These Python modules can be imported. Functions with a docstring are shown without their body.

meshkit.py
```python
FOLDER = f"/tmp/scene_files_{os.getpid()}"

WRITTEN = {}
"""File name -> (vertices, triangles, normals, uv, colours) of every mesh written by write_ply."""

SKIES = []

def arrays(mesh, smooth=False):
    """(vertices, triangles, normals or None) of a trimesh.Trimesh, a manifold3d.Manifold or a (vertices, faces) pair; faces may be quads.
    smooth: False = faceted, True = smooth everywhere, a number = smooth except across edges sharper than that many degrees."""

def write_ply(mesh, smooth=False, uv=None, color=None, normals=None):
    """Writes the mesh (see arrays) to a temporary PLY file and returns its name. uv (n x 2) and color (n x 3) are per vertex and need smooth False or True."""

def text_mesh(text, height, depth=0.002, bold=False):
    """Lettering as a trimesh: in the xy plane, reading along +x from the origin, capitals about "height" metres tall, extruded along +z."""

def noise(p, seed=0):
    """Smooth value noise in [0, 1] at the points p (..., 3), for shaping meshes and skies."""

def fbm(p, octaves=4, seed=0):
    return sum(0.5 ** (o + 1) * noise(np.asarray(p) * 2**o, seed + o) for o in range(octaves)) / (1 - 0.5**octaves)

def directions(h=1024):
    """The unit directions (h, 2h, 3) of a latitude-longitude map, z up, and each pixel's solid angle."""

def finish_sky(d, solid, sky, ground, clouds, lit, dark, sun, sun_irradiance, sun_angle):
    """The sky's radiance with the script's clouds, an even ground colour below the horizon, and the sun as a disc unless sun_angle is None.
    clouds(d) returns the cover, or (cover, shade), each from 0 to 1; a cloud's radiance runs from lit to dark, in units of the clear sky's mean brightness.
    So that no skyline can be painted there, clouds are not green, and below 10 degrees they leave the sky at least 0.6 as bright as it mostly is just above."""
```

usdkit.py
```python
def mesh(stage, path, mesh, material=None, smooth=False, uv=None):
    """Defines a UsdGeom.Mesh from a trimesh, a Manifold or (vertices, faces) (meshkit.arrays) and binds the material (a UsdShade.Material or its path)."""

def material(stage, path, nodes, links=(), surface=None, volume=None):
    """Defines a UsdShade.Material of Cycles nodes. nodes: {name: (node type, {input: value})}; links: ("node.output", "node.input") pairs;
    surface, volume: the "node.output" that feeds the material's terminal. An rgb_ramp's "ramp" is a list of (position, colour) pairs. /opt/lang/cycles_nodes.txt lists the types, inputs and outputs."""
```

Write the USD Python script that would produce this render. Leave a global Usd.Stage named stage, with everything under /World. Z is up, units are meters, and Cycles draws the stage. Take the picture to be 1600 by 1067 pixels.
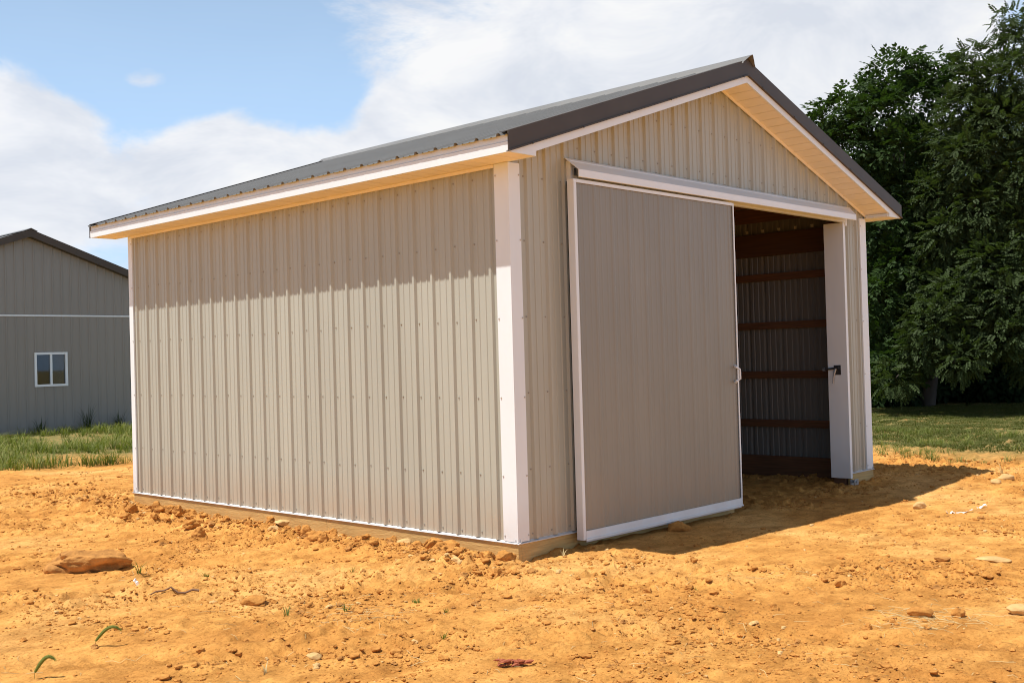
import math, random
import numpy as np, trimesh, usdkit, meshkit
from pxr import Usd, UsdGeom, UsdLux, UsdShade, Gf, Sdf, Vt

random.seed(7)
RNG = np.random.default_rng(7)
stage = Usd.Stage.CreateInMemory()
UsdGeom.SetStageUpAxis(stage, 'Z')
UsdGeom.Xform.Define(stage, '/World')
UsdGeom.Scope.Define(stage, '/World/Looks')
L_ = '/World/Looks/'

# ------------------------------------------------------------------ camera, sun, sky, exposure
EYE = np.array([-6.125, -5.777, 1.44]); YAW, PITCH, ROLL, FPX = 0.8140, 0.0138, -0.0280, 1698.155
fw = np.array([math.cos(PITCH) * math.sin(YAW), math.cos(PITCH) * math.cos(YAW), math.sin(PITCH)])
r0 = np.cross(fw, [0, 0, 1]); r0 /= np.linalg.norm(r0); u0 = np.cross(r0, fw)
rt = r0 * math.cos(ROLL) + u0 * math.sin(ROLL); up = -r0 * math.sin(ROLL) + u0 * math.cos(ROLL)
cam = UsdGeom.Camera.Define(stage, '/World/camera')
M = Gf.Matrix4d(*[float(x) for row in (np.r_[rt, 0], np.r_[up, 0], np.r_[-fw, 0], np.r_[EYE, 1]) for x in row])
cam.AddTransformOp().Set(M)
cam.CreateHorizontalApertureAttr(36.0); cam.CreateFocalLengthAttr(36.0 * FPX / 1600)
cam.CreateClippingRangeAttr(Gf.Vec2f(0.05, 5000))
cam.CreateExposureAttr(0.42)

SUN = np.array([-0.38, 0.17, 1.0]); SUN /= np.linalg.norm(SUN)
sun = UsdLux.DistantLight.Define(stage, '/World/sun_light')
sun.CreateIntensityAttr(1.25); sun.CreateAngleAttr(0.53); sun.CreateColorAttr(Gf.Vec3f(1.0, 0.965, 0.90))
sun.CreateNormalizeAttr(True)
q = Gf.Rotation(Gf.Vec3d(0, 0, 1), Gf.Vec3d(*map(float, SUN)))
sun.AddTransformOp().Set(Gf.Matrix4d().SetRotate(q))


def skymat():
    n = {'tc': ('texture_coordinate', {}),
         'sky': ('sky_texture', {'sky_type': 'single_scattering', 'sun_disc': False, 'sun_elevation': math.asin(SUN[2]),
                                 'sun_rotation': math.atan2(SUN[0], SUN[1]), 'air_density': 1.0, 'aerosol_density': 1.2, 'ozone_density': 1.2}),
         'bg': ('background_shader', {'strength': 0.05})}
    l = []
    D = 'tc.generated'
    # stretched noise for the clouds
    n['map'] = ('mapping', {'scale': (1.0, 1.0, 2.0), 'location': (0.37, 0.11, 0.0)})
    l.append((D, 'map.vector'))
    n['nz'] = ('noise_texture', {'scale': 4.6, 'detail': 10.0, 'roughness': 0.62, 'distortion': 0.35}); l.append(('map.vector', 'nz.vector'))
    n['nz2'] = ('noise_texture', {'scale': 7.0, 'detail': 8.0, 'roughness': 0.6, 'distortion': 0.4}); l.append(('map.vector', 'nz2.vector'))

    def pix(u, v):
        d = fw + rt * (u - 800) / FPX - up * (v - 533.5) / FPX
        return d / np.linalg.norm(d)

    # broad cloud masses (+) and clear gaps (-) as directions on the sky: centre, horizontal and vertical reach, weight
    blobs = [(pix(330, 110), .165, .080, -.29), (pix(180, 20), .20, .10, -.15), (pix(480, 200), .06, .05, -.20), (pix(165, 300), .085, .030, -.20), (pix(1380, 60), .14, .09, .16),
             (pix(900, 130), .30, .20, .34), (pix(25, 335), .048, .042, .40), (pix(210, 235), .21, .070, .30), (pix(420, 250), .10, .04, .14), (pix(40, 150), .06, .05, .16),
             (pix(225, 118), .030, .015, .40), (pix(330, 300), .16, .05, .12)]
    last = None
    for i, (c, a, b, w) in enumerate(blobs):
        n[f'd{i}'] = ('vector_math', {'math_type': 'subtract', 'vector2': tuple(c)}); l.append((D, f'd{i}.vector1'))
        n[f's{i}'] = ('vector_math', {'math_type': 'multiply', 'vector2': (1 / a, 1 / a, 1 / b)}); l.append((f'd{i}.vector', f's{i}.vector1'))
        n[f'l{i}'] = ('vector_math', {'math_type': 'length'}); l.append((f's{i}.vector', f'l{i}.vector1'))
        n[f'm{i}'] = ('map_range', {'range_type': 'smoothstep', 'from_min': 1.45, 'from_max': 0.25, 'to_min': 0.0, 'to_max': w}); l.append((f'l{i}.value', f'm{i}.value'))
        if last is None:
            last = f'm{i}.result'
        else:
            n[f'a{i}'] = ('math', {'math_type': 'add'}); l += [(last, f'a{i}.value1'), (f'm{i}.result', f'a{i}.value2')]
            last = f'a{i}.value'
    n['sum'] = ('math', {'math_type': 'add'}); l += [(last, 'sum.value1'), ('nz.fac', 'sum.value2')]
    n['cov'] = ('map_range', {'range_type': 'smoothstep', 'from_min': 0.51, 'from_max': 0.70, 'to_min': 0.05, 'to_max': 0.96}); l.append(('sum.value', 'cov.value'))
    n['shade'] = ('rgb_ramp', {'ramp': [(0.36, (11.6, 12.2, 13.4)), (0.5, (13.7, 14.0, 14.7)), (0.62, (15.4, 15.4, 15.4))]}); l.append(('nz2.fac', 'shade.fac'))
    n['tint'] = ('mix', {'mix_type': 'multiply', 'fac': 1.0, 'color2': (1.12, 1.18, 1.05)}); l.append(('sky.color', 'tint.color1'))
    # the pale band of air towards the horizon, the same all round
    n['dz'] = ('separate_xyz', {}); l.append((D, 'dz.vector'))
    n['hz'] = ('map_range', {'range_type': 'smoothstep', 'from_min': 0.05, 'from_max': 0.68, 'to_min': 0.92, 'to_max': 0.0}); l.append(('dz.z', 'hz.value'))
    n['haze'] = ('mix', {'mix_type': 'mix', 'color2': (8.4, 12.5, 18.0)}); l += [('hz.result', 'haze.fac'), ('sky.color', 'haze.color1')]
    n['mx'] = ('mix', {'mix_type': 'mix'}); l += [('cov.result', 'mx.fac'), ('haze.color', 'mx.color1'), ('shade.color', 'mx.color2'), ('mx.color', 'bg.color')]
    del n['tint']; l[:] = [x for x in l if 'tint' not in x[1]]
    n['sd'] = ('vector_math', {'math_type': 'dot_product', 'vector2': tuple(SUN)}); l.append((D, 'sd.vector1'))
    n['sf'] = ('map_range', {'from_min': -0.1, 'from_max': 0.75, 'to_min': 0.9, 'to_max': 1.05, 'clamp': True}); l.append(('sd.value', 'sf.value'))
    n['cl'] = ('vector_math', {'math_type': 'scale'}); l += [('shade.color', 'cl.vector1'), ('sf.result', 'cl.scale')]
    l.remove(('shade.color', 'mx.color2')); l.append(('cl.vector', 'mx.color2'))
    return usdkit.material(stage, L_ + 'sky_look', n, l, surface='bg.background')


dome = UsdLux.DomeLight.Define(stage, '/World/sky')
UsdShade.MaterialBindingAPI.Apply(dome.GetPrim()).Bind(skymat())
dome.GetPrim().SetCustomDataByKey('kind', 'structure')

# ------------------------------------------------------------------ helpers
USED = {}


def numbered(path):
    k = USED.get(path, 0); USED[path] = k + 1
    return path if k == 0 else f'{path}_{k:03d}'


def tag(o, label=None, cat=None, group=None, kind=None):
    p = o.GetPrim() if hasattr(o, 'GetPrim') else o
    for k, v in (('label', label), ('category', cat), ('group', group), ('kind', kind)):
        if v: p.SetCustomDataByKey(k, v)
    return o


def thing(name, label=None, cat=None, loc=(0, 0, 0), group=None, rotz=0.0, parent=None, scale=None):
    x = UsdGeom.Xform.Define(stage, numbered((str(parent.GetPath()) if parent else '/World') + '/' + name))
    x.AddTranslateOp().Set(Gf.Vec3d(*map(float, loc)))
    if rotz: x.AddRotateZOp().Set(math.degrees(rotz))
    if scale is not None: x.AddScaleOp().Set(Gf.Vec3f(*map(float, np.broadcast_to(scale, 3))))
    tag(x, label, cat, group)
    return x


def obj(name, mesh, mat, parent=None, smooth=False, label=None, kind=None, cat=None, group=None):
    path = numbered((str(parent.GetPath()) if parent else '/World') + '/' + name)
    m = usdkit.mesh(stage, path, mesh, mat, smooth=smooth)
    tag(m, label, cat, group, kind)
    return m


def copy_of(src, name, loc, rotz, label, cat, group, scale=1.0):
    t = thing(name, label, cat, loc, group, rotz, scale=scale)
    t.GetPrim().GetReferences().AddInternalReference(src)
    t.GetPrim().SetInstanceable(True)
    return t


def box(x0, x1, y0, y1, z0, z1):
    v = np.array([[x, y, z] for x in (x0, x1) for y in (y0, y1) for z in (z0, z1)], float)
    f = np.array([[0, 1, 3], [0, 3, 2], [4, 6, 7], [4, 7, 5], [0, 4, 5], [0, 5, 1], [2, 3, 7], [2, 7, 6], [0, 2, 6], [0, 6, 4], [1, 5, 7], [1, 7, 3]])
    return v, f


def hexa(b, t):
    """A solid between the quads b and t (four corners each, same order)."""
    v = np.vstack([b, t]).astype(float)
    f = [[0, 2, 1], [0, 3, 2], [4, 5, 6], [4, 6, 7]]
    for i in range(4):
        j = (i + 1) % 4
        f += [[i, j, j + 4], [i, j + 4, i + 4]]
    return v, np.array(f)


def prism(poly, axis, a, b):
    """poly: list of 2-D points, extruded from a to b along axis ('x': poly is (y,z); 'y': poly is (x,z); 'z': (x,y))."""
    from shapely.geometry import Polygon
    m = trimesh.creation.extrude_polygon(Polygon(poly), abs(b - a), engine='earcut')
    v = np.array(m.vertices); lo = min(a, b)
    if axis == 'x': w = np.c_[v[:, 2] + lo, v[:, 0], v[:, 1]]
    elif axis == 'y': w = np.c_[v[:, 0], v[:, 2] + lo, v[:, 1]]
    else: w = np.c_[v[:, 0], v[:, 1], v[:, 2] + lo]
    return w, np.array(m.faces)


def join(parts):
    V, F, n = [], [], 0
    for v, f in parts:
        v, f = np.asarray(v, float), np.asarray(f, int)
        if f.shape[1] == 4: f = np.vstack([f[:, [0, 1, 2]], f[:, [0, 2, 3]]])
        V.append(v); F.append(f + n); n += len(v)
    return np.vstack(V), np.vstack(F)


def tube(pts, radii, sides=7, cap=True):
    p = np.asarray(pts, float); t = np.gradient(p, axis=0); t /= np.linalg.norm(t, axis=1, keepdims=True) + 1e-9
    a = np.cross(t, np.where(np.abs(t[:, 2:]) < .9, [[0, 0, 1.]], [[1., 0, 0]])); a /= np.linalg.norm(a, axis=1, keepdims=True) + 1e-9
    b = np.cross(t, a); ang = np.arange(sides) * 2 * np.pi / sides
    r = np.broadcast_to(radii, (len(p),))
    v = p[:, None] + r[:, None, None] * (np.cos(ang)[None, :, None] * a[:, None] + np.sin(ang)[None, :, None] * b[:, None])
    f = []
    for i in range(len(p) - 1):
        for j in range(sides):
            k = (j + 1) % sides
            f += [[i * sides + j, i * sides + k, (i + 1) * sides + k], [i * sides + j, (i + 1) * sides + k, (i + 1) * sides + j]]
    v = v.reshape(-1, 3)
    if cap:
        for i0, row in ((0, 0), (1, len(p) - 1)):
            c = len(v); v = np.vstack([v, p[row]])
            for j in range(sides): f.append([c, row * sides + j, row * sides + (j + 1) % sides])
    return v, np.array(f)


def mat(name, color, rough=0.5, vary=0.10, scale=6.0, stretch=(1, 1, 1), bump=0.0, bscale=40.0, metallic=0.0, spec=0.5, dirt=None, second=None, back=None, sheets=0):
    """A principled surface whose tone drifts with noise, so that nothing is perfectly even."""
    c = np.array(color)
    lo = np.array(second) if second is not None else c * (1 - vary)
    n = {'tc': ('geometry', {}), 'mp': ('mapping', {'scale': stretch}),
         'nz': ('noise_texture', {'scale': scale, 'detail': 5.0, 'roughness': 0.6}),
         'rp': ('rgb_ramp', {'ramp': [(0.3, tuple(lo)), (0.7, tuple(c * (1 + vary * .5)))]}),
         'p': ('principled_bsdf', {'roughness': rough, 'metallic': metallic, 'specular_ior_level': spec})}
    l = [('tc.position', 'mp.vector'), ('mp.vector', 'nz.vector'), ('nz.fac', 'rp.fac')]
    out = 'rp.color'
    if sheets:                  # every sheet is a little different
        n['oi'] = ('object_info', {}); n['or'] = ('rgb_ramp', {'ramp': [(0, (1 - sheets,) * 3), (1, (1 + sheets,) * 3)]}); n['om'] = ('mix', {'mix_type': 'multiply', 'fac': 1.0})
        l += [('oi.random', 'or.fac'), (out, 'om.color1'), ('or.color', 'om.color2')]; out = 'om.color'
    if dirt is not None:        # (colour, amount, height reached by splashes of soil)
        n['sx'] = ('separate_xyz', {}); n['dn'] = ('noise_texture', {'scale': 5.0, 'detail': 6.0, 'roughness': 0.7})
        n['dm'] = ('map_range', {'from_min': -0.02, 'from_max': dirt[2], 'to_min': dirt[1], 'to_max': 0.0, 'clamp': True})
        n['dmul'] = ('math', {'math_type': 'multiply'}); n['dx'] = ('mix', {'color2': dirt[0]})
        l += [('tc.position', 'sx.vector'), ('sx.z', 'dm.value'), ('tc.position', 'dn.vector'), ('dm.result', 'dmul.value1'), ('dn.fac', 'dmul.value2'),
              ('dmul.value', 'dx.fac'), (out, 'dx.color1')]
        out = 'dx.color'
    if back is not None:        # inner side of a sheet, coloured darker to deepen the shade indoors
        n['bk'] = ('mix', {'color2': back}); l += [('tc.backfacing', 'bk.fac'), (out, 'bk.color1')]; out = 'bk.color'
    l.append((out, 'p.base_color'))
    if bump:
        n['bn'] = ('noise_texture', {'scale': bscale, 'detail': 4.0}); n['b'] = ('bump', {'strength': bump, 'distance': 0.01})
        l += [('mp.vector', 'bn.vector'), ('bn.fac', 'b.height'), ('b.normal', 'p.normal')]
    return usdkit.material(stage, L_ + name, n, l, surface='p.BSDF')


CLAY = (0.50, 0.24, 0.07)
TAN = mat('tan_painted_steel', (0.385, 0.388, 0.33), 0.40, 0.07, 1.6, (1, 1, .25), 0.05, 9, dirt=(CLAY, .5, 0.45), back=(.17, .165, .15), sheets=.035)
TAND = mat('tan_door_steel', (0.235, 0.222, 0.185), 0.42, 0.08, 2.0, (1, 1, .4), 0.06, 7, dirt=(CLAY, .45, 0.5), sheets=.03)  # the wall paint again, with the shade on the door put into its colour
WHITE = mat('white_painted_steel', (0.71, 0.755, 0.785), 0.38, 0.04, 3.0, (1, 1, .4), 0.03, 12, dirt=(CLAY, .4, 0.35))
SOFF = mat('white_vinyl_soffit', (0.80, 0.74, 0.62), 0.5, 0.05, 4)
ROOFM = mat('charcoal_roof_steel', (0.165, 0.162, 0.155), 0.42, 0.12, 3.0, (1, .4, 1), 0.03, 10)
TRIMD = mat('dark_bronze_steel', (0.066, 0.052, 0.040), 0.5, 0.12, 3.0, spec=.3)
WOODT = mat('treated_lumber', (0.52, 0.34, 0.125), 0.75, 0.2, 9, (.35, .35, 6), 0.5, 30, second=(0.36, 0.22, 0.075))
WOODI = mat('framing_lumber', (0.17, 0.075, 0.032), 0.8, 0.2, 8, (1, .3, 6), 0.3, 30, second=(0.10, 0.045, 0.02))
WOODD = mat('dark_beam_lumber', (0.095, 0.045, 0.022), 0.85, 0.2, 8, (1, .3, 6), 0.3, 30)  # framing lumber again, its colour darkened for the shade under the roof
STEEL = mat('galvanised_steel', (0.42, 0.43, 0.44), 0.38, 0.15, 60, metallic=0.9)
BLACK = mat('black_hardware', (0.03, 0.03, 0.032), 0.4, 0.2, 40)
SCREW = mat('screw_heads', (0.29, 0.265, 0.22), 0.4, 0.1, 40)
SCREWW = mat('white_screw_heads', (0.48, 0.46, 0.42), 0.4, 0.1, 40)
GREY = mat('grey_painted_steel', (0.235, 0.222, 0.20), 0.42, 0.06, 1.2, (1, 1, .3), 0.04, 8, sheets=.05)

# ------------------------------------------------------------------ the ground
GZ = -0.125
W, LEN, HS, OX, OY, HTE, HTP = 6.167, 6.10, 2.953, 0.308, 0.31, 3.104, 4.233
SLOPE = (HTP - HTE) / (W / 2 + OX)


def grass_amount(x, y):
    """0 on the bare clay pad, 1 on the lawn beyond it."""
    n = (meshkit.fbm(np.stack([x * .55, y * .55, np.zeros_like(x)], -1), 3, 31) - .5) * 2.2
    e = np.maximum(np.maximum((x - 8.3 - .25 * np.maximum(-y - 1, 0)) / 3.0, (y - 11.3) / 2.2), 0) + 0
    d = np.clip(e + n * .55 * (e > 0), 0, 1)
    return d


def ground_height(x, y):
    P = np.stack([x, y, np.zeros_like(x)], -1)
    z = (meshkit.fbm(P * .45, 3, 1) - .5) * .085
    rough = np.clip((meshkit.fbm(P * .8, 3, 5) - .38) * 4, 0.06, 1)
    for off in (4.06, 2.28):      # wheel paths, rolled flat
        dl = (y + x * 1.02 + off) / 1.43
        rough = rough * (1 - .8 * np.exp(-(dl / .42) ** 2) * (x < 3))
    z += (meshkit.fbm(P * 2.6, 4, 2) - .5) * .042 * rough
    z += np.clip(meshkit.fbm(P * 8.5, 3, 3) - .52, 0, 1) * .115 * rough
    z += np.clip(meshkit.fbm(P * 17, 2, 4) - .50, 0, 1) * .075 * rough
    z += (meshkit.fbm(P * 33, 2, 6) - .5) * .016 * (.35 + .65 * rough)
    Pd = np.stack([x * 5 + y * 3, y * 5 - x * 3, np.zeros_like(x)], -1)
    z += (meshkit.fbm(Pd, 3, 9) - .5) * .022
    # loose spoil heaped along the long wall
    hl = np.exp(-((x + .42) / .34) ** 2) * np.clip((y + 1.0) / .8, 0, 1) * np.clip((LEN + 1 - y) / .8, 0, 1)
    z += hl * (.03 + .16 * np.clip(meshkit.fbm(P * 2.1, 4, 12) - .40, 0, 1) + .16 * np.clip(meshkit.fbm(P * 7, 3, 13) - .48, 0, 1))
    near = np.exp(-((x + .02) / .16) ** 2) * ((y > -.2) & (y < LEN + .2))
    z -= near * .05
    # tyre ruts crossing in front
    for (ax, ay, bx, by, wd) in ((-5.2, 1.6, 3.2, -7.0, .15), (-4.6, 2.9, 4.5, -6.2, .15)):
        t = np.array([bx - ax, by - ay]); ln = np.hypot(*t); t /= ln
        s = (x - ax) * t[0] + (y - ay) * t[1]; d = -(x - ax) * t[1] + (y - ay) * t[0]
        d = d + (meshkit.noise(np.stack([s * .4, s * 0, s * 0], -1), 77) - .5) * .4
        prof = np.exp(-(d / wd) ** 4); edge = np.exp(-((np.abs(d) - wd * 1.35) / .06) ** 2)
        tread = np.sin((s + np.abs(d) * .9) * 2 * np.pi / .11)
        fade = np.clip(meshkit.noise(np.stack([s * .35, s * 0 + 3, s * 0], -1), 78) * 1.6 - .15, 0, 1)
        if ax == -5.2: fade = np.maximum(fade, np.exp(-((s - 3.3) / 1.1) ** 2))
        z += fade * (prof * (-.020 + .013 * tread) + edge * .014)
    inside = (x > 0) & (x < W) & (y > 0) & (y < LEN)
    far = np.clip((np.hypot(x, y) - 14) / 14, 0, 1)
    z = z * (1 - .8 * far) - np.where(inside, .02, 0)
    z += np.clip((x + 0.35 * y - 24.5) / 8, 0, 1) * .9 * np.clip((x - 14) / 4, 0, 1)      # bank at the edge of the wood
    return GZ + z


def axis(lo, hi, fine, far):
    a = np.arange(lo, hi + 1e-6, fine); g = fine; l, r = [], []
    v = lo; g = fine
    while v > -far: g *= 1.13; v -= g; l.append(v)
    v = hi; g = fine
    while v < far: g *= 1.13; v += g; r.append(v)
    return np.r_[l[::-1], a, r]


gx, gy = axis(-5.2, 8.6, .027, 420), axis(-5.6, 8.5, .027, 420)
GX, GY = np.meshgrid(gx, gy, indexing='ij')
GH = ground_height(GX, GY)
idx = np.arange(GX.size).reshape(GX.shape)
gf = np.stack([idx[:-1, :-1].ravel(), idx[1:, :-1].ravel(), idx[1:, 1:].ravel(), idx[:-1, 1:].ravel()], 1)


def ground_mat():
    n = {'g': ('geometry', {}),
         'n1': ('noise_texture', {'scale': 0.55, 'detail': 5.0, 'roughness': 0.6}),
         'n2': ('noise_texture', {'scale': 5.5, 'detail': 6.0, 'roughness': 0.65}),
         'n3': ('noise_texture', {'scale': 46.0, 'detail': 6.0, 'roughness': 0.78}),
         'mp': ('mapping', {'scale': (3.2, 3.2, 3.2), 'rotation': (0, 0, .9)}),
         'mp2': ('mapping', {'scale': (.6, 2.6, 1), 'rotation': (0, 0, .75)}),
         'n4': ('noise_texture', {'scale': 2.4, 'detail': 6.0, 'roughness': 0.65}),
         'r1': ('rgb_ramp', {'ramp': [(0.28, (0.49, 0.212, 0.048)), (0.5, (0.64, 0.312, 0.080)), (0.72, (0.72, 0.41, 0.140))]}),
         'r2': ('rgb_ramp', {'ramp': [(0.32, (0.66, 0.62, 0.56)), (0.56, (1.0, 1.0, 1.0)), (0.75, (1.08, 1.12, 1.2))]}),
         'r4': ('rgb_ramp', {'ramp': [(0.35, (0.78, 0.72, 0.66)), (0.6, (1.04, 1.06, 1.1))]}),
         'm1': ('mix', {'mix_type': 'multiply', 'fac': 1.0}), 'm2': ('mix', {'mix_type': 'multiply', 'fac': .8}),
         'at': ('attribute', {'attribute': 'grass'}),
         'gr': ('rgb_ramp', {'ramp': [(0.30, (0.095, 0.105, 0.032)), (0.5, (0.19, 0.16, 0.058)), (0.66, (0.36, 0.21, 0.075))]}),
         'm3': ('mix', {}), 'p': ('principled_bsdf', {'roughness': 0.95, 'specular_ior_level': 0.12}),
         'ba': ('math', {'math_type': 'multiply_add', 'value2': 0.8}),
         'r3': ('rgb_ramp', {'ramp': [(0.36, (0.50, 0.42, 0.34)), (0.47, (0.98, 0.97, 0.95)), (0.64, (1.12, 1.13, 1.15))]}), 'm5': ('mix', {'mix_type': 'multiply', 'fac': 0.8}),
         'b': ('bump', {'strength': 0.9, 'distance': 0.022})}
    l = [('g.position', 'n1.vector'), ('g.position', 'n2.vector'), ('g.position', 'n3.vector'), ('g.position', 'mp2.vector'), ('mp2.vector', 'n4.vector'),
         ('n1.fac', 'r1.fac'), ('n2.fac', 'r2.fac'), ('n4.fac', 'r4.fac'), ('r1.color', 'm1.color1'), ('r2.color', 'm1.color2'), ('m1.color', 'm2.color1'), ('r4.color', 'm2.color2'),
         ('n2.fac', 'gr.fac'), ('at.fac', 'm3.fac'), ('m2.color', 'm5.color1'), ('n3.fac', 'r3.fac'), ('r3.color', 'm5.color2'), ('m5.color', 'm3.color1'), ('gr.color', 'm3.color2'), ('m3.color', 'p.base_color'),
         ('n3.fac', 'ba.value1'), ('n2.fac', 'ba.value3'), ('ba.value', 'b.height'), ('b.normal', 'p.normal')]
    del n['mp']
    return usdkit.material(stage, L_ + 'orange_clay_and_turf', n, l, surface='p.BSDF')


GROUND = ground_mat()
g = usdkit.mesh(stage, '/World/ground', (np.stack([GX.ravel(), GY.ravel(), GH.ravel()], 1), gf), GROUND, smooth=True)
UsdGeom.PrimvarsAPI(g).CreatePrimvar('grass', Sdf.ValueTypeNames.FloatArray, 'vertex').Set(Vt.FloatArray.FromNumpy(grass_amount(GX, GY).ravel().astype(np.float32)))
tag(g, 'bare orange clay ground turning to turf farther out', kind='structure')


def gz(x, y):
    return float(ground_height(np.array([x], float), np.array([y], float))[0])


# ------------------------------------------------------------------ ribbed steel sheets
P = 0.2286


def breaks(s0, s1, extra=()):
    b = {s0, s1, *[e for e in extra if s0 < e < s1]}
    for k in range(int(s0 / P) - 2, int(s1 / P) + 3):
        for c, hb, ht in ((0, .027, .012), (P / 3, .012, .006), (2 * P / 3, .012, .006)):
            for d in (-hb, -ht, ht, hb):
                s = k * P + c + d
                if s0 < s < s1: b.add(s)
    return np.array(sorted(b))


def rib(s, major=.021, minor=.005):
    u = np.mod(np.asarray(s, float) + P / 2, P) - P / 2
    o = major * np.clip((.027 - np.abs(u)) / .015, 0, 1)
    for c in (P / 3, -P / 3):
        o = np.maximum(o, minor * np.clip((.012 - np.abs(u - c)) / .006, 0, 1))
    return o


def sheet(s0, s1, place, lo, hi, extra=(), major=.021, minor=.005, flip=False):
    """A ribbed sheet between s0 and s1. place(s, off, t) gives points; lo(s_mid) and hi(s) its ends."""
    s = breaks(s0, s1, extra); o = rib(s, major, minor); V, F = [], []
    for i in range(len(s) - 1):
        m = (s[i] + s[i + 1]) / 2; a = lo(m)
        if hi(m) <= a + 1e-3: continue
        n = len(V)
        V += [place(s[i], o[i], a), place(s[i + 1], o[i + 1], a), place(s[i + 1], o[i + 1], hi(s[i + 1])), place(s[i], o[i], hi(s[i]))]
        F += [[n, n + 1, n + 2], [n, n + 2, n + 3]]
    return (np.array(V), np.array(F)[:, ::-1] if flip else np.array(F)) if V else None


def screws(pts, nrm, r=.006, h=.006):
    """Hex screw heads standing on a sheet."""
    nrm = np.asarray(nrm, float); a = np.cross(nrm, [0, 0, 1.0]) if abs(nrm[2]) < .9 else np.array([1., 0, 0]); a /= np.linalg.norm(a); b = np.cross(nrm, a)
    ring = lambda rr, hh: [rr * (math.cos(k * math.pi / 3) * a + math.sin(k * math.pi / 3) * b) + hh * nrm for k in range(6)]
    v1 = np.array(ring(r * 1.4, .001) + ring(r, .0025) + ring(r * .75, h) + [h * nrm])
    f = []
    for t in (0, 6):
        for k in range(6):
            j = (k + 1) % 6; f += [[t + k, t + j, t + 6 + j], [t + k, t + 6 + j, t + 6 + k]]
    for k in range(6): f.append([18, 12 + k, 12 + (k + 1) % 6])
    return join([(v1 + p, np.array(f)) for p in pts])


def roof_z(x):
    """Top of the rake trim over x."""
    return HTP - SLOPE * abs(x - W / 2)


# ------------------------------------------------------------------ the shed
shed = thing('shed', 'tan ribbed steel shed with white trim, dark gabled roof and sliding door open', 'shed')
BASE = .021
PW = 4 * P


def wall_part(name, label=None):
    return thing(name, label, parent=shed)


# long wall with the sun on it
lw = wall_part('side_wall', 'sunlit long wall with the eave shadow across its top')
npan = int(math.ceil(LEN / PW))
for i in range(npan):
    s0, s1 = i * PW - .03, min((i + 1) * PW - .03, LEN - .02)
    s0 = max(s0, .02)
    obj('metal_panel', sheet(s0, s1, lambda s, o, t: (BASE - o, s, t), lambda m: .004, lambda s: HS + .232, flip=True), TAN, lw)
rows = [.045, .508, 1.12, 1.739, 2.35, 2.86]
obj('screw', screws([(BASE - .001, k * P - .042 + RNG.normal(0, .003), z + RNG.normal(0, .005)) for k in range(2, 27) for z in rows], (-1, 0, 0)), SCREW, lw, kind='stuff')
# gable wall with the door opening
OPX0, OPX1, OPZ = 3.10, 5.55, 2.90
fwl = wall_part('gable_wall', 'shaded gable wall with the door opening')


def gable_hi(s): return roof_z(s) - .20


for i in range(7):
    s0, s1 = i * PW - .03, min((i + 1) * PW - .03, W - .02)
    s0 = max(s0, .02)
    m = sheet(s0, s1, lambda s, o, t: (s, BASE - o, t), lambda m: OPZ if OPX0 < m < OPX1 else .004, gable_hi, (OPX0, OPX1, W / 2))
    if m: obj('metal_panel', m, TAN, fwl)
pts = [(k * P - .042 + RNG.normal(0, .003), BASE - .001, z) for k in range(1, 27) for z in (.045, .55, 1.15, 1.75, 2.35, 2.86, 3.16, 3.55, 3.85)
       if z < gable_hi(k * P) - .08 and not (OPX0 - .05 < k * P < OPX1 + .05 and z < 2.95) and k * P - .042 < W - .2]
obj('screw', screws(pts, (0, -1, 0)), SCREW, fwl, kind='stuff')
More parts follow.
